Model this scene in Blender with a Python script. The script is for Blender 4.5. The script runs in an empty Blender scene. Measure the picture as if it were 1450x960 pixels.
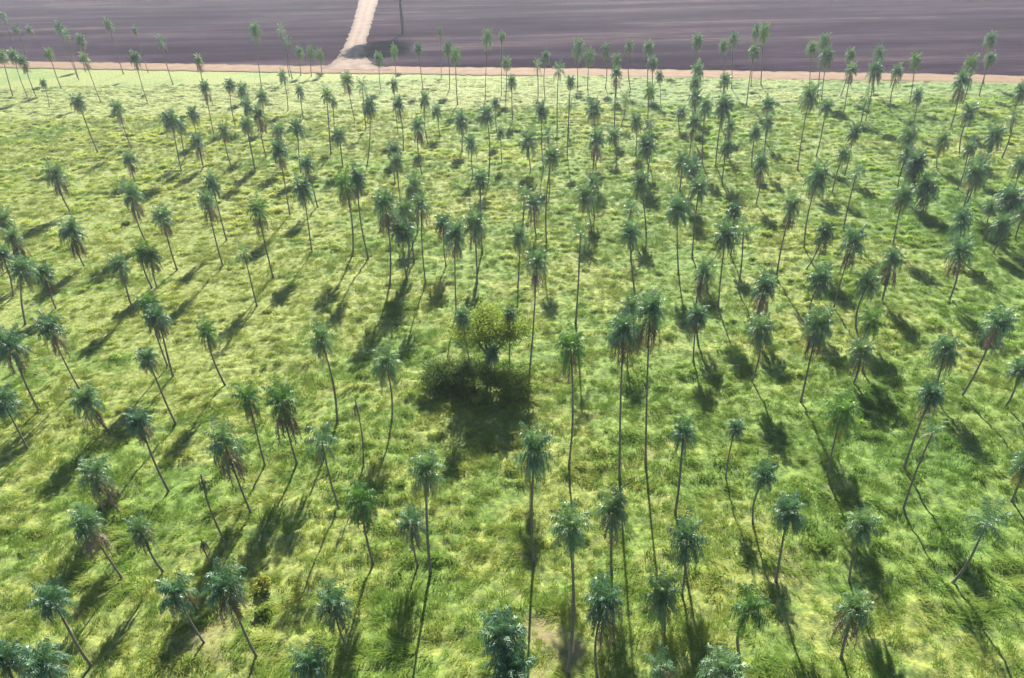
import bpy, bmesh, math, random
import numpy as np
from mathutils import Vector, Matrix

random.seed(7)
rng = np.random.default_rng(7)
R = math.radians
scene = bpy.context.scene
col = scene.collection

# ------------------------------------------------------------------ camera, sky, sun, exposure
CAM_H, PITCH, ROLL = 50.0, 31.5, -1.3
cd = bpy.data.cameras.new('camera')
cd.sensor_width = 36.0
cd.lens = 24.0
cd.clip_start, cd.clip_end = 0.5, 20000.0
cam = bpy.data.objects.new('camera', cd)
col.objects.link(cam)
CROT = Matrix.Rotation(R(90.0 - PITCH), 3, 'X') @ Matrix.Rotation(R(ROLL), 3, 'Z')
cam.matrix_world = Matrix.Translation((0, 0, CAM_H)) @ CROT.to_4x4()
scene.camera = cam

SUN_EL, SUN_AZ = 34.0, 3.8          # azimuth clockwise from +Y
world = bpy.data.worlds.new('World')
scene.world = world
world.use_nodes = True
wn = world.node_tree.nodes
wl = world.node_tree.links
sky = wn.new('ShaderNodeTexSky')
sky.sky_type = 'NISHITA'
sky.sun_disc = False
sky.sun_elevation = R(SUN_EL)
sky.sun_rotation = R(SUN_AZ)
sky.air_density = 1.0
sky.dust_density = 0.4
sky.ozone_density = 2.0
bg = wn['Background']
bg.inputs['Strength'].default_value = 0.05
wl.new(sky.outputs[0], bg.inputs['Color'])

sd = bpy.data.lights.new('sun', 'SUN')
sd.energy = 5.0
sd.angle = R(0.6)
sd.color = (1.0, 0.93, 0.78)
sun = bpy.data.objects.new('sun', sd)
col.objects.link(sun)
sv = Vector((math.sin(R(SUN_AZ)) * math.cos(R(SUN_EL)), math.cos(R(SUN_AZ)) * math.cos(R(SUN_EL)), math.sin(R(SUN_EL))))
sun.rotation_euler = sv.to_track_quat('Z', 'Y').to_euler()

scene.view_settings.view_transform = 'Standard'
scene.view_settings.look = 'None'
scene.view_settings.exposure = 2.12
scene.view_settings.gamma = 1.0
scene.render.engine = 'CYCLES'
scene.cycles.filter_width = 1.5
scene.cycles.max_bounces = 6
scene.cycles.diffuse_bounces = 3
scene.cycles.glossy_bounces = 2
scene.cycles.transmission_bounces = 4
scene.cycles.volume_bounces = 0
scene.cycles.use_denoising = True

# ------------------------------------------------------------------ helpers
FPX = 1450.0 * cd.lens / cd.sensor_width


def ray(px, py):
    return CROT @ Vector(((px - 725.0) / FPX, -(py - 480.0) / FPX, -1.0))


def ground_at(px, py, z=0.0):
    d = ray(px, py)
    t = (z - CAM_H) / d.z
    return Vector((d.x * t, d.y * t, z))


def project(p):
    q = CROT.transposed() @ (Vector(p) - Vector((0, 0, CAM_H)))
    return 725.0 + FPX * q.x / -q.z, 480.0 - FPX * q.y / -q.z


def tag(o, label=None, cat=None, group=None, kind=None):
    if label: o['label'] = label
    if cat: o['category'] = cat
    if group: o['group'] = group
    if kind: o['kind'] = kind
    return o


def link(name, me, mat=None, parent=None):
    o = bpy.data.objects.new(name, me)
    col.objects.link(o)
    if mat and me is not None and not me.materials:
        me.materials.append(mat)
    if parent: o.parent = parent
    return o


def empty(name, loc):
    o = bpy.data.objects.new(name, None)
    o.empty_display_size = 0.3
    col.objects.link(o)
    o.location = loc
    return o


def mesh(name, v, f, mat=None, smooth=False):
    me = bpy.data.meshes.new(name)
    me.from_pydata([tuple(p) for p in v], [], f)
    if smooth:
        me.polygons.foreach_set('use_smooth', [True] * len(me.polygons))
    if mat: me.materials.append(mat)
    me.update()
    return me


def tube(V, F, pts, radii, n=7, cap=True):
    base = len(V)
    m = len(pts)
    for i, p in enumerate(pts):
        a = pts[max(i - 1, 0)]
        b = pts[min(i + 1, m - 1)]
        t = (b - a).normalized()
        u = t.cross(Vector((0.31, 0.87, 0.2))).normalized()
        w = t.cross(u)
        for k in range(n):
            an = 2 * math.pi * k / n
            V.append(p + (u * math.cos(an) + w * math.sin(an)) * radii[i])
    for i in range(m - 1):
        for k in range(n):
            a = base + i * n + k
            b = base + i * n + (k + 1) % n
            F.append((a, b, b + n, a + n))
    if cap:
        F.append(tuple(base + (m - 1) * n + k for k in range(n)))


def vnoise(x, y, seed=0):
    """smooth value noise on numpy arrays, -1..1"""
    tab = np.random.default_rng(seed + 11).random((256, 256)) * 2 - 1
    xi = np.floor(x).astype(int); yi = np.floor(y).astype(int)
    fx = x - xi; fy = y - yi
    fx = fx * fx * (3 - 2 * fx); fy = fy * fy * (3 - 2 * fy)
    g = lambda a, b: tab[a & 255, b & 255]
    return (g(xi, yi) * (1 - fx) + g(xi + 1, yi) * fx) * (1 - fy) + (g(xi, yi + 1) * (1 - fx) + g(xi + 1, yi + 1) * fx) * fy


# ------------------------------------------------------------------ material helpers
def new_mat(name):
    m = bpy.data.materials.new(name)
    m.use_nodes = True
    nt = m.node_tree
    nt.nodes.clear()
    out = nt.nodes.new('ShaderNodeOutputMaterial')
    return m, nt, out


def ramp(nt, stops, fac=None, interp='LINEAR'):
    r = nt.nodes.new('ShaderNodeValToRGB')
    r.color_ramp.interpolation = interp
    e = r.color_ramp.elements
    while len(e) < len(stops): e.new(0.5)
    for i, (p, c) in enumerate(stops):
        e[i].position = p
        e[i].color = (c[0], c[1], c[2], 1.0) if not isinstance(c, (int, float)) else (c, c, c, 1.0)
    if fac is not None: nt.links.new(fac, r.inputs['Fac'])
    return r.outputs['Color']


def noise(nt, vec, scale, detail=4.0, rough=0.55, out='Fac', dist=0.0):
    n = nt.nodes.new('ShaderNodeTexNoise')
    n.inputs['Scale'].default_value = scale
    n.inputs['Detail'].default_value = detail
    n.inputs['Roughness'].default_value = rough
    n.inputs['Distortion'].default_value = dist
    if vec is not None: nt.links.new(vec, n.inputs['Vector'])
    return n.outputs[out]


def position(nt, scale=(1, 1, 1), rot=0.0):
    g = nt.nodes.new('ShaderNodeNewGeometry')
    m = nt.nodes.new('ShaderNodeMapping')
    m.inputs['Scale'].default_value = scale
    m.inputs['Rotation'].default_value = (0, 0, rot)
    nt.links.new(g.outputs['Position'], m.inputs['Vector'])
    return m.outputs['Vector']


def mix(nt, fac, a, b, mode='MIX'):
    n = nt.nodes.new('ShaderNodeMix')
    n.data_type = 'RGBA'
    n.blend_type = mode
    for sock, v in (('Factor', fac), ('A', a), ('B', b)):
        s = [i for i in n.inputs if i.name == sock and (i.type == 'RGBA' if sock != 'Factor' else i.type == 'VALUE')][0]
        if isinstance(v, (int, float)): s.default_value = v
        elif isinstance(v, tuple): s.default_value = (v[0], v[1], v[2], 1.0)
        else: nt.links.new(v, s)
    return [o for o in n.outputs if o.type == 'RGBA'][0]


def principled(nt, color, rough=0.8, spec=0.3, bump=None, bump_s=0.5, bump_d=0.1):
    p = nt.nodes.new('ShaderNodeBsdfPrincipled')
    if isinstance(color, tuple): p.inputs['Base Color'].default_value = (color[0], color[1], color[2], 1)
    else: nt.links.new(color, p.inputs['Base Color'])
    p.inputs['Roughness'].default_value = rough
    p.inputs['Specular IOR Level'].default_value = spec
    if bump is not None:
        b = nt.nodes.new('ShaderNodeBump')
        b.inputs['Strength'].default_value = bump_s
        b.inputs['Distance'].default_value = bump_d
        nt.links.new(bump, b.inputs['Height'])
        nt.links.new(b.outputs[0], p.inputs['Normal'])
    return p


def leaf_mat(name, stops, rough=0.45, spec=0.5, trans=0.35, tcol=1.6, scale=1.3, island=0.0):
    """foliage: colour varies per thing and per clump; part of the light passes through the blade"""
    m, nt, out = new_mat(name)
    oi = nt.nodes.new('ShaderNodeObjectInfo')
    n = noise(nt, position(nt), scale, 3.0)
    a = nt.nodes.new('ShaderNodeMath'); a.operation = 'MULTIPLY_ADD'
    nt.links.new(oi.outputs['Random'], a.inputs[0]); a.inputs[1].default_value = 0.6
    b = nt.nodes.new('ShaderNodeMath'); b.operation = 'MULTIPLY_ADD'
    nt.links.new(n, b.inputs[0]); b.inputs[1].default_value = 0.9; b.inputs[2].default_value = -0.25
    nt.links.new(b.outputs[0], a.inputs[2])
    c = ramp(nt, stops, a.outputs[0])
    p = principled(nt, c, rough, spec)
    t = nt.nodes.new('ShaderNodeBsdfTranslucent')
    tc = mix(nt, 1.0, c, (tcol, tcol, tcol * 0.55), 'MULTIPLY')
    nt.links.new(tc, t.inputs['Color'])
    ms = nt.nodes.new('ShaderNodeMixShader')
    ms.inputs[0].default_value = trans
    nt.links.new(p.outputs[0], ms.inputs[1]); nt.links.new(t.outputs[0], ms.inputs[2])
    nt.links.new(ms.outputs[0], out.inputs['Surface'])
    return m


M = {}
M['frond'] = leaf_mat('palm_frond', [(0.1, (0.042, 0.102, 0.070)), (0.5, (0.072, 0.148, 0.088)), (0.85, (0.115, 0.190, 0.090)), (1.0, (0.17, 0.21, 0.075))], 0.48, 0.5, 0.25, 1.5, 0.9)
M['fresh_frond'] = leaf_mat('fresh_palm_frond', [(0.1, (0.045, 0.11, 0.035)), (0.9, (0.075, 0.16, 0.04))], 0.55, 0.4, 0.3, 1.5, 0.9)
M['dead'] = leaf_mat('dead_frond', [(0.1, (0.075, 0.060, 0.052)), (0.5, (0.130, 0.102, 0.088)), (0.9, (0.21, 0.165, 0.135))], 0.8, 0.2, 0.15, 1.1, 1.5)
M['yellow_frond'] = leaf_mat('yellow_frond', [(0.1, (0.11, 0.095, 0.04)), (0.9, (0.20, 0.16, 0.075))], 0.6, 0.3, 0.25, 1.2, 1.5)
M['leaf'] = leaf_mat('broad_leaf', [(0.1, (0.070, 0.115, 0.030)), (0.5, (0.12, 0.17, 0.036)), (0.9, (0.18, 0.22, 0.05))], 0.6, 0.2, 0.5, 1.6, 0.8)
M['dark_leaf'] = leaf_mat('dark_leaf', [(0.1, (0.042, 0.082, 0.030)), (0.9, (0.085, 0.135, 0.040))], 0.75, 0.12, 0.35, 1.5, 0.8)
M['yellow_leaf'] = leaf_mat('yellow_leaf', [(0.1, (0.14, 0.16, 0.02)), (0.9, (0.26, 0.25, 0.03))], 0.5, 0.3, 0.35, 1.4, 2.0)


def bark(name, a, b, scale):
    m, nt, out = new_mat(name)
    n = noise(nt, position(nt, (1, 1, 2.5)), scale, 5.0, 0.65)
    c = ramp(nt, [(0.3, a), (0.7, b)], n)
    p = principled(nt, c, 0.9, 0.2, n, 0.6, 0.05)
    nt.links.new(p.outputs[0], out.inputs['Surface'])
    return m


M['trunk'] = bark('palm_bark', (0.075, 0.066, 0.056), (0.21, 0.185, 0.155), 3.0)
M['bark'] = bark('tree_bark', (0.05, 0.04, 0.033), (0.15, 0.12, 0.095), 4.0)


def grass_color(nt, bright=1.0):
    """green to straw, in patches a few metres to tens of metres across"""
    big = noise(nt, position(nt, (1, 1, 0)), 0.028, 4.0, 0.55)
    mid = noise(nt, position(nt, (1, 1, 0)), 0.16, 4.0, 0.6)
    sep = nt.nodes.new('ShaderNodeSeparateXYZ')
    nt.links.new(position(nt), sep.inputs[0])
    # the western side of the meadow is drier
    gx = nt.nodes.new('ShaderNodeMapRange')
    gx.inputs['From Min'].default_value = -90; gx.inputs['From Max'].default_value = 70
    gx.inputs['To Min'].default_value = 0.13; gx.inputs['To Max'].default_value = -0.06
    nt.links.new(sep.outputs['X'], gx.inputs['Value'])
    a = nt.nodes.new('ShaderNodeMath'); a.operation = 'MULTIPLY_ADD'
    nt.links.new(big, a.inputs[0]); a.inputs[1].default_value = 0.9; nt.links.new(gx.outputs[0], a.inputs[2])
    b = nt.nodes.new('ShaderNodeMath'); b.operation = 'MULTIPLY_ADD'
    nt.links.new(mid, b.inputs[0]); b.inputs[1].default_value = 0.55; nt.links.new(a.outputs[0], b.inputs[2])
    oi = nt.nodes.new('ShaderNodeObjectInfo')
    c = nt.nodes.new('ShaderNodeMath'); c.operation = 'MULTIPLY_ADD'
    nt.links.new(oi.outputs['Random'], c.inputs[0]); c.inputs[1].default_value = 0.30; nt.links.new(b.outputs[0], c.inputs[2])
    k = bright
    return ramp(nt, [(0.42, (0.060 * k, 0.138 * k, 0.026 * k)), (0.72, (0.108 * k, 0.192 * k, 0.036 * k)),
                     (0.98, (0.168 * k, 0.225 * k, 0.048 * k)), (1.25, (0.225 * k, 0.255 * k, 0.065 * k))], c.outputs[0])


# grass blades
m, nt, out = new_mat('grass_blade')
gc = grass_color(nt)
p = principled(nt, gc, 0.75, 0.05)
t = nt.nodes.new('ShaderNodeBsdfTranslucent')
nt.links.new(mix(nt, 1.0, gc, (1.7, 1.7, 1.0), 'MULTIPLY'), t.inputs['Color'])
ms = nt.nodes.new('ShaderNodeMixShader'); ms.inputs[0].default_value = 0.5
nt.links.new(p.outputs[0], ms.inputs[1]); nt.links.new(t.outputs[0], ms.inputs[2])
nt.links.new(ms.outputs[0], out.inputs['Surface'])
M['grass'] = m

# meadow soil under the grass: matted grass, with bare dry patches given by a vertex attribute
m, nt, out = new_mat('meadow')
gc = grass_color(nt, 0.9)
fine = noise(nt, position(nt), 1.4, 6.0, 0.65)
gc2 = mix(nt, ramp(nt, [(0.35, 0.0), (0.62, 0.75)], fine), gc, (0.022, 0.052, 0.016))
at = nt.nodes.new('ShaderNodeAttribute'); at.attribute_name = 'dry'
dry = ramp(nt, [(0.3, (0.11, 0.075, 0.05)), (0.7, (0.19, 0.14, 0.095))], fine)
cc = mix(nt, at.outputs['Fac'], gc2, dry)
p = principled(nt, cc, 0.9, 0.15, fine, 0.8, 0.25)
nt.links.new(p.outputs[0], out.inputs['Surface'])
M['meadow'] = m

# ploughed soil
m, nt, out = new_mat('ploughed_soil')
ROAD_ROT = 0.0
fur = noise(nt, position(nt, (0.0035, 0.060, 0.1), R(2.0)), 1.0, 6.0, 0.62)
blot = noise(nt, position(nt, (0.35, 1.0, 1.0), R(3.0)), 0.020, 5.0, 0.6, dist=0.6)
fin = noise(nt, position(nt, (0.12, 0.8, 1.0), R(1.0)), 0.6, 5.0, 0.7)
a = nt.nodes.new('ShaderNodeMath'); a.operation = 'MULTIPLY_ADD'
nt.links.new(fur, a.inputs[0]); a.inputs[1].default_value = 0.85
b = nt.nodes.new('ShaderNodeMath'); b.operation = 'MULTIPLY_ADD'
nt.links.new(blot, b.inputs[0]); b.inputs[1].default_value = 0.9; b.inputs[2].default_value = -0.38
nt.links.new(b.outputs[0], a.inputs[2])
c = ramp(nt, [(0.32, (0.014, 0.0085, 0.017)), (0.45, (0.023, 0.0155, 0.028)), (0.57, (0.037, 0.026, 0.040)), (0.74, (0.082, 0.062, 0.066))], a.outputs[0])
c = mix(nt, ramp(nt, [(0.38, 0.0), (0.66, 0.7)], fin), c, (0.012, 0.007, 0.010))
p = principled(nt, c, 1.0, 0.0, fin, 0.9, 0.5)
nt.links.new(p.outputs[0], out.inputs['Surface'])
M['soil'] = m


def dirt(name, a, b, edge):
    m, nt, out = new_mat(name)
    n = noise(nt, position(nt), 0.22, 5.0, 0.6)
    uv = nt.nodes.new('ShaderNodeAttribute'); uv.attribute_name = 'across'
    n2 = noise(nt, position(nt, (0.6, 0.6, 1)), 0.9, 4.0, 0.6)
    c = ramp(nt, [(0.3, a), (0.7, b)], n)
    # two worn wheel tracks, a browner middle and verges
    tr = ramp(nt, [(0.0, 0.9), (0.16, 0.35), (0.30, 0.0), (0.40, 0.05), (0.5, 0.45), (0.60, 0.05), (0.70, 0.0), (0.84, 0.35), (1.0, 0.9)], uv.outputs['Fac'])
    f = nt.nodes.new('ShaderNodeMath'); f.operation = 'MULTIPLY'
    nt.links.new(tr, f.inputs[0]); nt.links.new(ramp(nt, [(0.3, 0.2), (0.65, 1.0)], n2), f.inputs[1])
    c = mix(nt, f.outputs[0], c, edge)
    p = principled(nt, c, 0.95, 0.1, n2, 0.4, 0.1)
    nt.links.new(p.outputs[0], out.inputs['Surface'])
    return m


M['road'] = dirt('red_dirt', (0.120, 0.074, 0.046), (0.165, 0.112, 0.076), (0.075, 0.042, 0.025))
M['track'] = dirt('pale_dirt', (0.105, 0.072, 0.058), (0.18, 0.132, 0.108), (0.038, 0.025, 0.024))

# ------------------------------------------------------------------ setting: ground, meadow, road, track, field
# the road's near and far edge, as pixels of the photograph turned into points on the ground
near_edge = [ground_at(x, y) for x, y in ((-500, 90), (0, 96), (430, 103), (900, 109), (1450, 118), (2000, 128))]
far_edge = [ground_at(x, y) for x, y in ((-500, 81), (0, 87), (430, 94), (900, 99), (1450, 108), (2000, 118))]


def edge_y(edge, x):
    xs = np.array([p.x for p in edge]); ys = np.array([p.y for p in edge])
    o = np.argsort(xs)
    xs, ys = xs[o], ys[o]
    s0 = (ys[1] - ys[0]) / (xs[1] - xs[0]); s1 = (ys[-1] - ys[-2]) / (xs[-1] - xs[-2])
    r = np.interp(x, xs, ys)
    r = np.where(x < xs[0], ys[0] + (x - xs[0]) * s0, r)
    return np.where(x > xs[-1], ys[-1] + (x - xs[-1]) * s1, r)


def hill(x, y):
    """gentle swells plus the humps of the matted grass"""
    h = 0.35 * vnoise(x / 27.0, y / 27.0, 1) + 0.20 * vnoise(x / 7.0, y / 7.0, 2)
    r = 1.0 - np.abs(vnoise(x / 3.1, y / 2.0, 3))
    r2 = 1.0 - np.abs(vnoise(x / 1.5, y / 1.1, 4))
    far = 1.0 + 0.6 * np.clip((y - 110) / 80, 0, 1)
    h = h + (0.36 * r ** 2 + 0.20 * r2 ** 2) * far
    fade = np.clip((edge_y(near_edge, x) - y) / 3.5, 0.0, 1.0)
    return h * fade


DRY = [(776, 925, 3.2, .75), (757, 890, 2.0, .6), (300, 900, 4, .4), (255, 870, 3, .3), (920, 655, 3, .3), (1120, 795, 3, .3), (1180, 690, 3, .25),
       (340, 345, 5, .3), (375, 320, 4, .3), (1010, 520, 3, .25), (1220, 260, 6, .2)]
DRYP = [(ground_at(a, b), r, s) for a, b, r, s in DRY]


def dryness(x, y):
    d = np.zeros_like(x)
    n = vnoise(x / 2.2, y / 2.2, 6) * 0.5 + vnoise(x / 0.9, y / 0.9, 7) * 0.35
    for p, r, s in DRYP:
        q = np.sqrt((x - p.x) ** 2 + (y - p.y) ** 2) / r
        d = np.maximum(d, np.clip((1.0 - q) * 1.5 + n * 1.5 - 0.2, 0, 1) * s)
    return d


STEP = 0.5
xs = np.arange(-250, 250.01, STEP); ys = np.arange(8, 268.01, STEP)
gx, gy = np.meshgrid(xs, ys)
ey = edge_y(near_edge, gx)
gyc = np.minimum(gy, ey)
gz = hill(gx, gyc)
# drop to the ground sheet along the outer rim, so that no edge stands in the air
rim = np.minimum.reduce([(gx + 250) / 6, (250 - gx) / 6, (gy - 8) / 6]).clip(0, 1)
gz = gz * rim + 0.03 * rim
nx, ny = len(xs), len(ys)
co = np.stack([gx, gyc, gz], -1).reshape(-1, 3).astype(np.float32)
i = np.arange(nx * ny).reshape(ny, nx)
quads = np.stack([i[:-1, :-1], i[:-1, 1:], i[1:, 1:], i[1:, :-1]], -1).reshape(-1, 4)
yy = gy[:-1, :-1].reshape(-1); keep = yy < ey[:-1, :-1].reshape(-1)
quads = quads[keep]
me = bpy.data.meshes.new('meadow')
me.vertices.add(len(co)); me.vertices.foreach_set('co', co.ravel())
me.loops.add(quads.size); me.loops.foreach_set('vertex_index', quads.ravel().astype(np.int32))
me.polygons.add(len(quads)); me.polygons.foreach_set('loop_start', np.arange(0, quads.size, 4, dtype=np.int32))
me.update(calc_edges=True)
me.polygons.foreach_set('use_smooth', np.ones(len(quads), dtype=bool))
da = me.attributes.new('dry', 'FLOAT', 'POINT')
da.data.foreach_set('value', dryness(co[:, 0].astype(float), co[:, 1].astype(float)).astype(np.float32))
tag(link('meadow', me, M['meadow']), kind='structure')

g = mesh('ground', [(-9000, -3000, -0.02), (9000, -3000, -0.02), (9000, 9000, -0.02), (-9000, 9000, -0.02)], [(0, 1, 2, 3)])
tag(link('ground', g, M['meadow']), kind='structure')

# field beyond the road, furrowed in long low ridges near enough to be seen
V, F = [], []
fx = np.concatenate([[-9000], np.arange(-700, 701, 50), [9000]])
fyo = np.concatenate([np.arange(0, 260, 1.6), np.array([300, 420, 700, 1500, 4000, 8000])])
E0 = edge_y(far_edge, fx)
for j, o_ in enumerate(fyo):
    for k, x in enumerate(fx):
        z = 0.01 + (0.10 * vnoise(np.array([x / 160.0]), np.array([o_ / 3.0]), 9)[0] + 0.16 if 2 < o_ < 259 else 0.0)
        V.append((x, min(E0[k], 900) + o_ - 0.5, z))
w = len(fx)
for j in range(len(fyo) - 1):
    for k in range(w - 1):
        a = j * w + k
        F.append((a, a + 1, a + 1 + w, a + w))
tag(link('ploughed_field', mesh('ploughed_field', V, F, None, True), M['soil']), kind='structure')


def strip(name, left, right, z, mat, n=60, wob=0.7, seed=1):
    """a ribbon with ragged verges between two polylines of equal length"""
    V, F, A = [], [], []
    cols = 9
    rows = []
    for s in range(len(left) - 1):
        for q in range(n):
            rows.append((left[s].lerp(left[s + 1], q / n), right[s].lerp(right[s + 1], q / n)))
    rows.append((left[-1], right[-1]))
    for r_, (a, b) in enumerate(rows):
        d = (b - a).normalized()
        a = a - d * wob * (0.5 + vnoise(np.array([r_ * 0.37]), np.array([0.5]), seed)[0])
        b = b + d * wob * (0.5 + vnoise(np.array([r_ * 0.37]), np.array([9.5]), seed)[0])
        for c_ in range(cols):
            p = a.lerp(b, c_ / (cols - 1))
            V.append((p.x, p.y, z + 0.10 * math.sin(math.pi * c_ / (cols - 1))))
            A.append(c_ / (cols - 1))
    for r_ in range(len(rows) - 1):
        for c_ in range(cols - 1):
            k = r_ * cols + c_
            F.append((k, k + 1, k + 1 + cols, k + cols))
    me = mesh(name, V, F, None, True)
    at = me.attributes.new('across', 'FLOAT', 'POINT')
    at.data.foreach_set('value', A)
    return tag(link(name, me, mat), kind='structure')


strip('dirt_road', near_edge, far_edge, 0.20, M['road'], 160, 1.5, 21)
tl = [ground_at(x, y) for x, y in ((452, 99), (470, 92), (483, 78), (494, 54), (503, 28), (510, 2), (514, -25), (516, -50))]
tr = [ground_at(x, y) for x, y in ((560, 101), (528, 94), (514, 80), (519, 54), (526, 28), (534, 2), (539, -25), (542, -50))]
strip('dirt_track', tl, tr, 0.30, M['track'], 30, 1.1, 33)

# ------------------------------------------------------------------ grass: tufts scattered over the meadow (nobody could count them)
def tuft_mesh(seed, blades=30):
    rr = random.Random(seed)
    V, F = [], []
    comb = rr.uniform(-.3, .3)
    for _ in range(blades):
        r0 = 0.55 * math.sqrt(rr.random()); a0 = rr.uniform(0, 6.28)
        p = Vector((r0 * math.cos(a0), r0 * math.sin(a0), -0.12))
        an = comb + rr.gauss(0, 0.75)
        d = Vector((math.cos(an), math.sin(an), 0)); side = Vector((-d.y, d.x, 0))
        L = rr.uniform(0.55, 1.25); wd = rr.uniform(0.024, 0.05)
        e = R(rr.uniform(16, 66)); k = R(rr.uniform(25, 65))
        b = len(V)
        for s in range(4):
            ww = wd * (1 - s / 3.2)
            V.append(p - side * ww); V.append(p + side * ww)
            p = p + (d * math.cos(e) + Vector((0, 0, 1)) * math.sin(e)) * (L / 3)
            e -= k / 2.2
        for s in range(3):
            q = b + 2 * s
            F.append((q, q + 1, q + 3, q + 2))
    return mesh('grass_tuft', V, F, M['grass'])


tufts = bpy.data.collections.new('grass_tufts')      # sources only, not linked to the scene
for s in range(6):
    tufts.objects.link(bpy.data.objects.new('grass_tuft', tuft_mesh(100 + s)))

pts, scl = [], []
for y0 in np.arange(14, 216, 6.0):
    slant = math.hypot(y0, CAM_H)
    half = slant * 0.75 * 1.22 + 8
    dens = 2.3 if y0 < 70 else (1.7 if y0 < 120 else 1.2)
    n = int(2 * half * 6 * dens)
    x = rng.uniform(-half, half, n); y = rng.uniform(y0, y0 + 6, n)
    k = vnoise(x / 1.9, y / 1.3, 5) * 0.6 + vnoise(x / 6.0, y / 6.0, 8) * 0.5
    d = dryness(x, y)
    ok = (y < edge_y(near_edge, x) + rng.uniform(-3.0, 2.6, n)) & (rng.random(n) > d * 0.9) & (k > -0.62)
    hum = (1.0 - np.abs(vnoise(x / 3.1, y / 2.0, 3))) ** 2 - 0.45
    s = (0.74 + 0.30 * k + 0.22 * hum + rng.uniform(-0.15, 0.2, n)) * np.where(d > 0.3, 0.6, 1.0) * (1.0 if y0 < 110 else 1.2)
    pts.append(np.stack([x, y, hill(x, y)], -1)[ok]); scl.append(s[ok].clip(0.35, 1.5))
pts = np.concatenate(pts); scl = np.concatenate(scl)
gm = bpy.data.meshes.new('grass')
gm.vertices.add(len(pts)); gm.vertices.foreach_set('co', pts.astype(np.float32).ravel())
gm.attributes.new('tuft_scale', 'FLOAT', 'POINT').data.foreach_set('value', scl.astype(np.float32))
gm.attributes.new('tuft_turn', 'FLOAT', 'POINT').data.foreach_set('value', (vnoise(pts[:, 0] / 9.0, pts[:, 1] / 9.0, 14) * 5.0 + vnoise(pts[:, 0] / 2.5, pts[:, 1] / 2.5, 15) * 1.6 + rng.normal(0, .35, len(pts)) - .3).astype(np.float32))
gm.update()
grass = tag(link('grass', gm), 'matted yellow green meadow grass growing between the palms', 'grass', kind='stuff')
gn = bpy.data.node_groups.new('scatter_grass', 'GeometryNodeTree')
gn.interface.new_socket('Geometry', in_out='INPUT', socket_type='NodeSocketGeometry')
gn.interface.new_socket('Geometry', in_out='OUTPUT', socket_type='NodeSocketGeometry')
gi = gn.nodes.new('NodeGroupInput'); go = gn.nodes.new('NodeGroupOutput')
ci = gn.nodes.new('GeometryNodeCollectionInfo')
ci.inputs['Collection'].default_value = tufts
ci.inputs['Separate Children'].default_value = True
ci.inputs['Reset Children'].default_value = True
ip = gn.nodes.new('GeometryNodeInstanceOnPoints')
ip.inputs['Pick Instance'].default_value = True


def gattr(n):
    a = gn.nodes.new('GeometryNodeInputNamedAttribute'); a.data_type = 'FLOAT'
    a.inputs['Name'].default_value = n
    return [o for o in a.outputs if o.name == 'Attribute' and o.enabled][0]


cx = gn.nodes.new('ShaderNodeCombineXYZ')
gn.links.new(gattr('tuft_turn'), cx.inputs['Z'])
er = gn.nodes.new('FunctionNodeEulerToRotation')
gn.links.new(cx.outputs[0], er.inputs[0])
gn.links.new(gi.outputs[0], ip.inputs['Points'])
gn.links.new(ci.outputs[0], ip.inputs['Instance'])
gn.links.new(er.outputs[0], ip.inputs['Rotation'])
gn.links.new(gattr('tuft_scale'), ip.inputs['Scale'])
gn.links.new(ip.outputs[0], go.inputs[0])
grass.modifiers.new('scatter', 'NODES').node_group = gn

# ------------------------------------------------------------------ palms
def crown_mesh(seed, n=30, sparse=False, mat=None, low=112):
    """arching feather fronds: young ones upright, older ones out and down"""
    rr = random.Random(seed)
    V, F, MI = [], [], []
    old = {j for j in range(n) if j > n * .72 and rr.random() < .45}
    for i in range(n):
        q = i / (n - 1)
        e = R(88 - low * q ** 0.9 + rr.uniform(-9, 9))
        az = i * 2.39996 + rr.uniform(-0.35, 0.35)
        L = rr.uniform(1.8, 2.5)
        d = Vector((math.cos(az), math.sin(az), 0))
        k = R(rr.uniform(45, 80) + 55 * min(1.0, q * 1.6))
        p = Vector((0, 0, -0.25 * q)) + d * 0.08
        seg = 12
        for s in range(seg):
            f = s / seg
            t = d * math.cos(e) + Vector((0, 0, math.sin(e)))
            nrm = -d * math.sin(e) + Vector((0, 0, math.cos(e)))
            side = t.cross(nrm).normalized()
            nxt = p + t * (L / seg)
            b = len(V)                                   # rachis
            ww = 0.028 * (1 - 0.7 * f)
            V += [p - side * ww, p + side * ww, nxt + side * ww * .9, nxt - side * ww * .9]
            F.append((b, b + 1, b + 2, b + 3))
            if s >= 1:
                ll = 0.62 * math.sin(math.pi * (0.18 + 0.78 * f)) + 0.1
                for sg in (-1, 1):
                    for sub in (0, 1):
                        o = p.lerp(nxt, sub * 0.5 + rr.uniform(0, .3))
                        dr = (side * sg * rr.uniform(.6, 1.0) + t * rr.uniform(.45, .9) + nrm * rr.uniform(-.5, .55) + Vector((0, 0, -rr.uniform(.1, .6)))).normalized()
                        a1 = o + dr * ll * 0.55
                        a2 = o + (dr + Vector((0, 0, -.45))).normalized() * ll
                        wv = t * (0.040 if not sparse else 0.034)
                        b = len(V)
                        V += [o - wv * .5, o + wv * .5, a1 + wv, a1 - wv, a2]
                        F.append((b, b + 1, b + 2, b + 3)); F.append((b + 3, b + 2, b + 4))
            while len(MI) < len(F): MI.append(1 if i in old else 0)
            p = nxt
            e = max(e - k / seg * (0.6 + 0.9 * f), R(-85))
    me = mesh('crown', V, F, mat or M['frond'])
    me.materials.append(M['yellow_frond'])
    me.polygons.foreach_set('material_index', MI)
    return me


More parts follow.
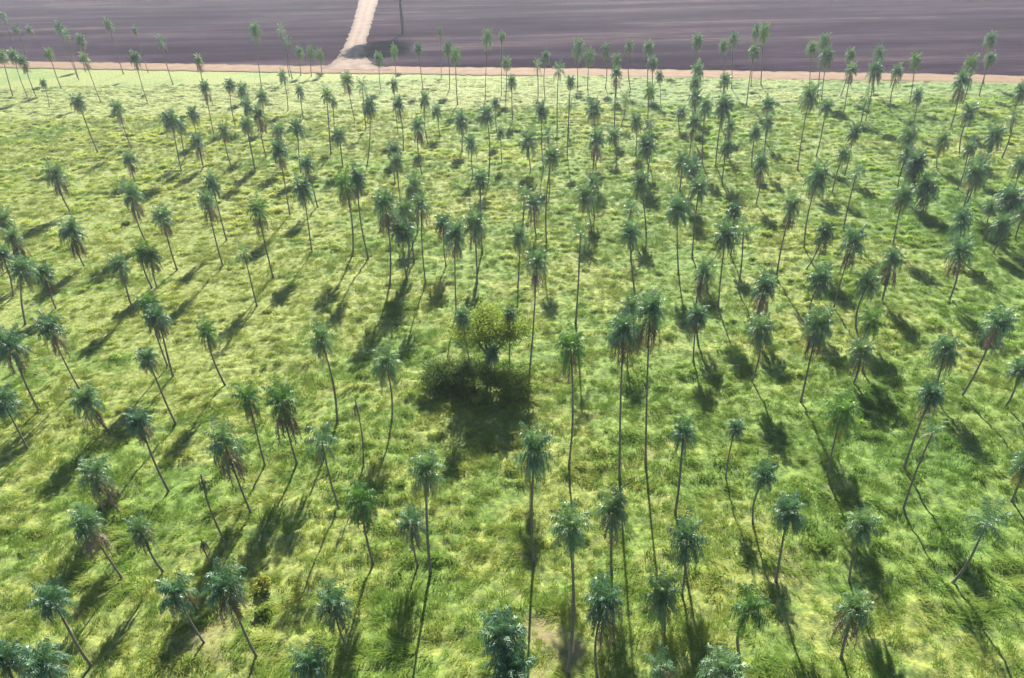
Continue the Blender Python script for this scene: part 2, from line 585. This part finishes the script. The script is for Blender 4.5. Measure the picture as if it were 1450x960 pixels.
def skirt_mesh(seed, n=12):
    """withered fronds hanging down against the trunk below the crown"""
    rr = random.Random(seed)
    V, F = [], []
    for i in range(n):
        az = i * 2.39996 + rr.uniform(-.4, .4)
        d = Vector((math.cos(az), math.sin(az), 0))
        e = R(rr.uniform(-35, -5)); L = rr.uniform(1.0, 1.9)
        p = d * 0.1 + Vector((0, 0, rr.uniform(-.7, -.1)))
        for s in range(7):
            t = d * math.cos(e) + Vector((0, 0, math.sin(e)))
            side = Vector((-d.y, d.x, 0))
            nxt = p + t * (L / 7)
            ww = 0.03
            b = len(V)
            V += [p - side * ww, p + side * ww, nxt + side * ww, nxt - side * ww]
            F.append((b, b + 1, b + 2, b + 3))
            for sg in (-1, 1):
                for sub in (0, .5):
                    o = p.lerp(nxt, sub)
                    a1 = o + (side * sg * rr.uniform(.25, .9) + t * .9 + d * rr.uniform(-.2, .4)).normalized() * rr.uniform(.2, .42)
                    b = len(V)
                    V += [o - t * .03, o + t * .03, a1 + t * .025, a1 - t * .025]
                    F.append((b, b + 1, b + 2, b + 3))
            p = nxt
            e = max(e - R(rr.uniform(12, 24)), R(-86))
    return mesh('dead_frond_skirt', V, F, M['dead'])


def trunk_mesh(seed):
    """unit-height trunk, swollen at the foot, with a slight bow"""
    rr = random.Random(seed)
    V, F, P, Rr = [], [], [], []
    bow = rr.uniform(-.45, .45); bow2 = rr.uniform(-.3, .3)
    for s in range(11):
        f = s / 10
        w = math.sin(math.pi * f)
        P.append(Vector((bow * w, bow2 * w * (1 - f) * 1.5, f)))
        Rr.append(0.118 - 0.040 * f + (0.06 if s == 0 else 0) + rr.uniform(-.01, .01))
    # rings are built flat so that only height is stretched
    n = 9
    for p, r in zip(P, Rr):
        for k in range(n):
            an = 6.2832 * k / n
            V.append(Vector((p.x + r * math.cos(an), p.y + r * math.sin(an), p.z)))
    for s in range(10):
        for k in range(n):
            a = s * n + k; b = s * n + (k + 1) % n
            F.append((a, b, b + n, a + n))
    F.append(tuple(100 - 1 + k - 9 + 0 for k in range(0)) or tuple(10 * n + k for k in range(n)))
    return mesh('trunk', V, F, M['trunk'], True)


CROWN = [crown_mesh(s, n) for s, n in ((1, 38), (2, 34), (3, 40), (4, 36), (5, 32), (6, 44))]
FRESH = [crown_mesh(s, n, False, M['fresh_frond']) for s, n in ((11, 26), (12, 30))]
THIN = [crown_mesh(s, n, True) for s, n in ((21, 13), (22, 16), (23, 11))]
SKIRT = [skirt_mesh(s, n) for s, n in ((31, 12), (32, 16), (33, 9), (34, 20))]
UPPER = [crown_mesh(s, n, False, None, 84) for s, n in ((51, 32), (52, 28), (53, 36))]
TRUNK = [trunk_mesh(s) for s in range(41, 49)]

# crown centre x, y and foot x, y in the photograph (foot omitted where other palms or grass hide it);
# s = withered skirt, f = fresh bright green, t = thin crown, b = big crown, d = dead, without a crown, m = small
PALMS = """
4 22|22 40|41 41|83 37 110 110|94 47 112 114 t|114 56|119 82 143 145 s|153 34 175 105|191 42 210 103 m|228 58 245 120 t|191 82 209 145 s
69 74 88 128 f|19 78 40 140|2 78 19 138|32 86 52 139 s|281 85 294 150 s|290 123 303 191 s|361 42 371 128|325 119 334 180|343 127|110 143 139 217
165 152 187 212 s|241 168 257 243 b|255 176 263 228|273 160 285 225|279 200 289 240 s|317 184 330 243|349 175 362 245|366 160 378 228 s|350 150 356 215|183 224 192 258 s
398 41 410 108 t|405 57 414 112 t|424 73 426 107|440 73 441 108 f|453 77 456 106 f|536 82 539 128|558 71 561 110 f|592 68 599 128|623 43 625 112 m|634 66 637 128
645 77 648 150 f|690 52 687 143|711 51 710 138 m|717 88 716 143|725 115 726 171|400 107 408 158|424 128 430 172|462 133 469 222 f|472 143 476 205 m|491 112 503 175 s
513 120 519 185 t|523 150 520 235|558 120 564 190 m|564 147 571 215 s|601 140 606 205|618 156 623 194|592 178 598 250 s|653 170 654 215 b|689 160 692 250 b|702 146 706 200 m
667 202 670 252|421 180 426 245 b|394 184 399 240 s|395 212 411 306 s|480 190 486 240|558 212 560 262 s|371 136 378 184|819 66 818 125 b|835 78 832 130 f|858 70 857 128
891 65 893 130|919 66 917 132|924 88 925 140|934 107 935 150 m|988 56 987 125 b|1025 64 1024 130|1039 53 1036 128|1071 43 1063 125|1068 71 1057 150|1082 45 1077 124 f
773 79 772 143|761 92 762 138 t|791 97 789 186 t|808 115 803 218 m|873 84 872 140|873 102 870 186 s|767 156 770 243|841 153 840 225 b|920 128 917 180 f|886 138 879 180 t
901 171 900 220|919 175 918 240 t|916 204 917 262 b|748 199 752 245 b|775 189 777 258 t|781 219 774 348|845 197 838 262 s|869 191 872 230|965 158 963 188|985 117 980 180
988 100 985 165|985 136 978 200|999 150 994 235|983 172 976 228 s|1027 112 1022 185|1025 150 1013 240 b|1034 178 1030 225 s|1029 209 1022 262|966 227 962 272 b|980 234 976 288
1088 146 1084 205|1088 173 1080 238|1070 186 1064 240|1078 230 1070 290 s|1150 66 1146 135|1167 58 1158 140|1171 79 1163 145 b|1205 76 1190 138|1206 98 1194 163 s|1245 75 1236 135
1240 99 1225 173 b|1271 101 1260 159 s|1297 84 1287 150 bf|1403 55 1392 122|1403 82 1386 138|1376 89 1362 150 f|1364 112 1345 184 bs|1447 128 1430 195|1147 135 1129 243 b|1171 150 1155 224
1210 186 1196 248|1228 138 1219 175 t|1300 135 1288 190|1287 191 1274 250 b|1285 217 1271 275|1298 228 1282 290 bs|1373 158 1358 222 b|1335 199 1327 240 b|1437 161 1417 227 t|1409 191 1388 255 b
1373 209 1355 270|1386 237 1362 300 bs|1195 217 1178 275|1445 232 1422 300|1159 250 1138 356 b|78 246 100 300 bs|4 310 29 372 b|18 335 44 395 s|100 326 120 378 bs|186 274 206 342 bs
230 306 251 382 s|200 356 216 408 f|214 362 222 406 s|168 376 189 440 s|40 378 36 460 b|60 386 80 438 s|2 360 18 420 s|300 260 321 340|293 283 316 378 s|365 296 387 394 bfs
428 266 442 358 b|488 258 500 360 bfs|506 252 522 368 s|545 288 552 406 bs|572 296 578 380|570 324 577 400 b|344 355 364 434 t|562 228 567 286|434 232 450 294 s|680 254 683 360
596 288 603 405 s|586 262 592 330 b|582 305 587 372|628 316 632 380 s|644 332 646 444 s|672 316 676 404 bs|735 334 733 408|760 370 747 553 s|822 326 815 460 bt|830 276 838 330 b
742 274 740 320 t|755 288 760 338 s|840 258 842 310|908 258 915 326 b|894 292 897 350 t|892 328 899 415|960 294 961 388 b|990 264 980 364 b|982 240 975 300|1122 290 1099 395 s
1028 332 1017 436 b|1053 326 1044 412 bt|1040 298 1034 365|997 384 987 468 s|1083 405 1068 470 bs|1214 242 1193 330 t|1280 276 1264 350 b|1314 266 1302 304 bs|1297 234 1283 290|1382 244 1358 310 b
1208 342 1179 442 bs|1168 332 1140 385 s|1264 366 1248 430 s|1362 310 1350 365 b|1360 354 1343 428 bs|1402 292 1390 348 m|1432 280 1415 345 b|1420 318 1403 362|1230 400 1212 470 b|1162 395 1146 460 b
1452 300 1437 342|70 462 112 550 bs|12 488 56 582 bs|4 566 41 638 b|210 428 238 520 fs|222 448 245 532 s|208 506 250 602|122 566 155 611 bs|196 595 240 697 s|292 466 320 548 fs
454 478 478 600 b|546 512 555 600 b|502 562 515 660 d|350 560 376 661 fs|398 564 422 661 bfs|655 448 672 548 m|722 444 722 535 m|697 500 694 562 m|808 488 805 665 fs|893 432 890 500
883 466 877 680 s|921 436 914 660 s|1079 464 1063 545 b|988 446 982 512 s|1160 458 1133 572 bs|1234 452 1218 520 bf|1220 495 1207 545 s|1340 495 1318 562 b|1415 458 1360 564 bs|1320 558 1278 669 s
1193 582 1170 682 bf|1446 522 1420 580|134 668 172 728 bs|122 740 175 822 bs|198 750 232 810 s|318 627 357 731 bs|283 668 322 775 d|455 622 480 720 bt|510 705 529 800 bfs|603 665 610 815 b
583 738 592 802 s|757 637 756 800 b|806 742 803 962 b|968 612 955 733|1042 604 1027 683 m|1083 672 1066 745|1118 722 1098 826 b|973 762 965 845 b|868 720 866 815 bs|1322 610 1277 727 t
1221 742 1202 826|1400 735 1346 828 bt|72 847 132 946 b|58 938 108 1040 b|6 930 60 1030 b|250 838 292 915 b|318 830 366 936 bs|288 772 302 803 d|472 854 494 925 bs|712 898 710 1030 b
722 948 720 1060 b|856 850 846 965 bs|937 840 940 905 b|1063 857 1046 930 bf|1025 948 1012 1040 b|1210 862 1190 935 bs|61 117 70 152 m|709 187 711 235 m|807 146 806 190 t|1381 200 1366 250 m|438 940 452 1000 b|935 940 932 1010 t|1455 655 1432 710
"""

HAND = {  # the palms that a landmark singles out
    (655, 448): 'palm with grey fronds rising inside the left half of the broadleaf tree',
    (722, 444): 'palm with grey fronds rising inside the right half of the broadleaf tree',
    (697, 500): 'small dark palm at the foot of the broadleaf tree',
    (502, 562): 'dead bare palm stem, bristly and brown, left of the broadleaf tree',
    (283, 668): 'leafless thin grey palm stem leaning left above the fallen shade of palms',
    (288, 772): 'short dead stub of a palm with withered brown tip, lower left',
    (491, 112): 'palm with brown skirt standing just below the junction of track and road',
    (536, 82): 'palm at the roadside just right of the pale track junction',
    (453, 77): 'rightmost of three close palms on the road left of the track junction',
    (440, 73): 'middle of three close palms on the road left of the track junction',
    (424, 73): 'leftmost of three close palms on the road left of the track junction',
    (712, 898): 'big-crowned palm at the bottom edge left of the bare pinkish soil',
    (722, 948): 'palm crown cut by the bottom edge below another big crown, beside bare soil',
    (806, 742): 'very tall palm with long straight dark trunk right of the bare pinkish soil',
    (883, 466): 'left one of two tallest palms side by side right of the broadleaf tree',
    (921, 436): 'right one of two tallest palms side by side right of the broadleaf tree',
}


def pct(v, full):
    return max(0, min(100, int(round(100.0 * v / full))))


def palm(cx_, cy_, bx, by, fl, idx):
    rr = random.Random(idx * 13 + 5)
    big = 'b' in fl
    size = rr.uniform(0.86, 1.06) * (1.22 if big else 1.0) * (0.68 if 'm' in fl else 1.0)
    far = float(np.interp(cy_, [0, 300, 600, 900], [1.42, 1.2, 1.0, 0.92]))
    size *= far
    if bx is None:
        h = rr.uniform(10.5, 13.0)
        d = ray(cx_, cy_)
        t = (h - CAM_H) / d.z
        foot = Vector((d.x * t, d.y * t, 0)); top = Vector((d.x * t, d.y * t, h))
    else:
        foot = ground_at(bx, by)
        d = ray(cx_, cy_).normalized()
        # point of the sight line nearest to the upright above the foot
        o = Vector((0, 0, CAM_H))
        a = (foot.x * d.x + foot.y * d.y) / (d.x * d.x + d.y * d.y)
        top = o + d * a
    h = max(top.z, 4.0)
    lean = Vector((top.x - foot.x, top.y - foot.y, 0))
    if lean.length > 0.28 * h: lean *= 0.28 * h / lean.length
    z0 = float(hill(np.array([foot.x]), np.array([foot.y]))[0]) * 0.6
    foot.z = z0 - 0.1
    hb = h - foot.z - 0.3 * size                 # the marked point is the middle of the crown
    root = empty('palm_tree', foot)
    up = Vector((lean.x, lean.y, hb))
    q = Vector((0, 0, 1)).rotation_difference(up)
    tk = link('trunk', TRUNK[rr.randrange(len(TRUNK))], None, root)
    tk.rotation_mode = 'QUATERNION'
    tk.rotation_quaternion = q
    g_ = rr.uniform(.85, 1.12) * (0.75 if 'm' in fl or 'd' in fl else 1.0) * far ** .9
    tk.scale = (g_, g_, up.length)
    dead = 'd' in fl
    if not dead:
        ms_ = THIN if 't' in fl else (FRESH if 'f' in fl else (UPPER if 's' in fl else CROWN))
        cr = link('crown', ms_[rr.randrange(len(ms_))], None, root)
        cr.location = up
        cr.rotation_euler = (rr.uniform(-.12, .12) - lean.y / h * .5, rr.uniform(-.12, .12) + lean.x / h * .5, rr.uniform(0, 6.28))
        v = rr.uniform(.95, 1.15)
        cr.scale = (size * v * 0.68, size * v * 0.68, size * rr.uniform(1.0, 1.3))
    if 's' in fl or dead:
        sk = link('dead_frond_skirt', SKIRT[rr.randrange(len(SKIRT))], None, root)
        sk.location = up + Vector((0, 0, -0.35 * size))
        sk.rotation_euler = (0, 0, rr.uniform(0, 6.28))
        k = size * rr.uniform(.95, 1.2) * (0.6 if dead else 1)
        sk.scale = (k, k, k * rr.uniform(1.2, 1.6))
    # label
    px, py = project(foot + up + Vector((0, 0, 0.3 * size)))
    where = '%d%% across and %d%% down the photo' % (pct(px, 1450), pct(py, 960))
    hw = 'tall' if h > 14.5 else ('short' if h < 9.5 else '')
    look = ['thin-crowned' if 't' in fl else ('bright green' if 'f' in fl else ('large-crowned' if big else ''))]
    nm = ' '.join(w_ for w_ in [hw] + look + ['palm'] if w_)
    if 's' in fl: nm += ' with brown skirt'
    lab = HAND.get((cx_, cy_)) or nm + ', crown ' + where
    tag(root, lab, 'palm', 'palms scattered over the meadow')
    return root, lab


labels = {}
n_palm = 0
for line in PALMS.strip().split('\n'):
    for item in line.split('|'):
        w_ = item.split()
        nums = [int(v) for v in w_ if v.lstrip('-').isdigit()]
        fl = ''.join(v for v in w_ if v.isalpha())
        if len(nums) == 4:
            root, lab = palm(nums[0], nums[1], nums[2], nums[3], fl, n_palm)
        else:
            root, lab = palm(nums[0], nums[1], None, None, fl, n_palm)
        n_palm += 1
        if lab in labels: print('SAME LABEL', lab, nums)
        labels[lab] = root
print('PALMS', n_palm, 'GRASS', len(pts))

# ------------------------------------------------------------------ broadleaf trees and shrubs
def tree(name, foot, h, crown_c, rad, label, cat, leaf, n_clump, n_leaf, trunk_r, forks=5, leaf_size=0.3, seed=3, bare=0.45, group=None):
    rr = random.Random(seed)
    root = empty(name, foot)
    V, F = [], []
    split = Vector((crown_c.x * 0.35, crown_c.y * 0.35, bare * h))
    tube(V, F, [Vector((0, 0, -0.3)), Vector((split.x * .3, split.y * .3, split.z * .5)), split], [trunk_r * 1.3, trunk_r, trunk_r * .8], 9)
    cents = []
    for k in range(n_clump):
        u = Vector((rr.gauss(0, 1), rr.gauss(0, 1), rr.gauss(0, 1))).normalized() * rr.random() ** 0.45
        cents.append(Vector((u.x * rad.x, u.y * rad.y, u.z * rad.z)) + crown_c)
    for k in range(forks):
        c = cents[k]
        mid = split.lerp(c, .5) + Vector((rr.uniform(-.1, .1), rr.uniform(-.1, .1), .1)) * rad.x
        tube(V, F, [split - Vector((0, 0, .1)), mid, c], [trunk_r * .6, trunk_r * .35, trunk_r * .1], 7)
        for j in range(3):
            e = cents[rr.randrange(n_clump)]
            tube(V, F, [mid, mid.lerp(e, .5) + Vector((0, 0, .05 * rad.z)), e], [trunk_r * .25, trunk_r * .15, trunk_r * .05], 5)
    link('trunk', mesh('trunk', V, F, M['bark'], True), None, root)
    V, F = [], []
    for c in cents:
        cr_ = rr.uniform(.16, .36) * (rad.x + rad.z) / 2
        for _ in range(int(n_leaf * rr.uniform(.6, 1.3))):
            p = c + Vector((rr.gauss(0, 1) * cr_ * .62, rr.gauss(0, 1) * cr_ * .62, rr.gauss(0, 1) * cr_ * .45))
            a = Vector((rr.gauss(0, 1), rr.gauss(0, 1), rr.gauss(0, .7))).normalized()
            b_ = a.cross(Vector((rr.gauss(0, 1), rr.gauss(0, 1), rr.gauss(0, 1)))).normalized()
            s = leaf_size * rr.uniform(.6, 1.3)
            k = len(V)
            V += [p - a * s, p + b_ * s * .45, p + a * s, p - b_ * s * .45]
            F.append((k, k + 1, k + 2, k + 3))
    link('crown', mesh('crown', V, F, M[leaf]), None, root)
    tag(root, label, cat, group)
    return root


f0 = ground_at(690, 545)
tree('broadleaf_tree', f0, 9.5, Vector((0.6, 2.0, 7.4)), Vector((5.4, 3.8, 2.1)), 'sparse olive green broadleaf tree with forked trunk, alone among the palms', 'tree', 'leaf', 90, 210, 0.18, 8, 0.125, 5, 0.42)
tree('understorey_tree', ground_at(640, 549), 4.2, Vector((-0.1, 0.2, 2.0)), Vector((4.0, 2.8, 1.5)), 'low dark bushy tree under the left side of the broadleaf tree', 'tree', 'dark_leaf', 70, 200, 0.10, 7, 0.125, 6, 0.12)
tree('understorey_tree', ground_at(714, 560), 4.2, Vector((0.3, 0.6, 2.2)), Vector((4.0, 3.2, 1.8)), 'low green bushy tree under the right side of the broadleaf tree', 'tree', 'leaf', 70, 200, 0.10, 7, 0.125, 8, 0.12)
# the big tree in the ploughed field: its crown stands above the frame, trunk and shade show
f2 = ground_at(571, 47)
tree('field_tree', f2, 42, Vector((-1, 0, 38)), Vector((12.0, 12.0, 16.0)), 'tall dark trunk in the ploughed field above an oval pool of shade', 'tree', 'dark_leaf', 120, 200, 0.8, 8, 0.9, 9, 0.5)


def shrub(px, py, r, h, leaf, label, seed, name='shrub', group=None):
    rr = random.Random(seed)
    f = ground_at(px, py)
    f.z = float(hill(np.array([f.x]), np.array([f.y]))[0]) - 0.05
    root = empty(name, f)
    V, F = [], []
    S, T = [], []
    for k in range(9):
        an = rr.uniform(0, 6.28); q = rr.uniform(.2, .9) * r
        e = Vector((q * math.cos(an), q * math.sin(an), h * rr.uniform(.5, .95)))
        tube(S, T, [Vector((0, 0, -.05)), e * .5 + Vector((0, 0, .1 * h)), e], [.045, .03, .01], 5)
        for _ in range(110):
            p = e * rr.uniform(.55, 1.1) + Vector((rr.gauss(0, .22) * r, rr.gauss(0, .22) * r, rr.gauss(0, .15) * h))
            p.z = max(p.z, 0.02)
            a = Vector((rr.gauss(0, 1), rr.gauss(0, 1), rr.gauss(0, .8))).normalized()
            b_ = a.cross(Vector((rr.gauss(0, 1), rr.gauss(0, 1), rr.gauss(0, 1)))).normalized()
            s = rr.uniform(.07, .15)
            i0 = len(V)
            V += [p - a * s, p + b_ * s * .5, p + a * s, p - b_ * s * .5]
            F.append((i0, i0 + 1, i0 + 2, i0 + 3))
    link('stems', mesh('stems', S, T, M['bark'], True), None, root)
    link('foliage', mesh('foliage', V, F, M[leaf]), None, root)
    tag(root, label, 'shrub', group)


shrub(371, 838, 0.95, 1.3, 'yellow_leaf', 'yellow flowering shrub in the grass beside a palm in the lower left', 51)
shrub(378, 872, 0.9, 1.0, 'leaf', 'low light green shrub just below the yellow flowering shrub', 52)
shrub(948, 119, 1.9, 1.3, 'dark_leaf', 'low dark wide shrub at the near edge of the red dirt road', 53)
shrub(564, 107, 1.6, 0.9, 'dark_leaf', 'low dark shrub at the roadside right of the track junction', 54)
shrub(512, 80, 2.2, 1.6, 'dark_leaf', 'dark shrub at the corner of track and field, under the big tree shade', 55)
shrub(178, 318, 0.9, 0.7, 'dark_leaf', 'small dark shrub in yellow grass on the left of the meadow', 56)
shrub(453, 108, 1.6, 1.2, 'dark_leaf', 'dark shrub at the foot of three close palms by the road', 57)

# ------------------------------------------------------------------ the air between the camera and the far field
hv, hf = [], [(0, 3, 2, 1), (4, 5, 6, 7), (0, 1, 5, 4), (1, 2, 6, 5), (2, 3, 7, 6), (3, 0, 4, 7)]
for z in (-1.2, 52.0):
    hv += [(-9500, -3500, z), (9500, -3500, z), (9500, 9500, z), (-9500, 9500, z)]
m, nt, out = new_mat('haze')
pv = nt.nodes.new('ShaderNodeVolumePrincipled')
pv.inputs['Color'].default_value = (0.80, 0.88, 1.0, 1)
pv.inputs['Density'].default_value = 0.00012
pv.inputs['Anisotropy'].default_value = 0.35
nt.links.new(pv.outputs[0], out.inputs['Volume'])
tag(link('haze', mesh('haze', hv, hf, m)), 'thin pale haze in the air over the far palms and ploughed field', 'haze', kind='stuff')
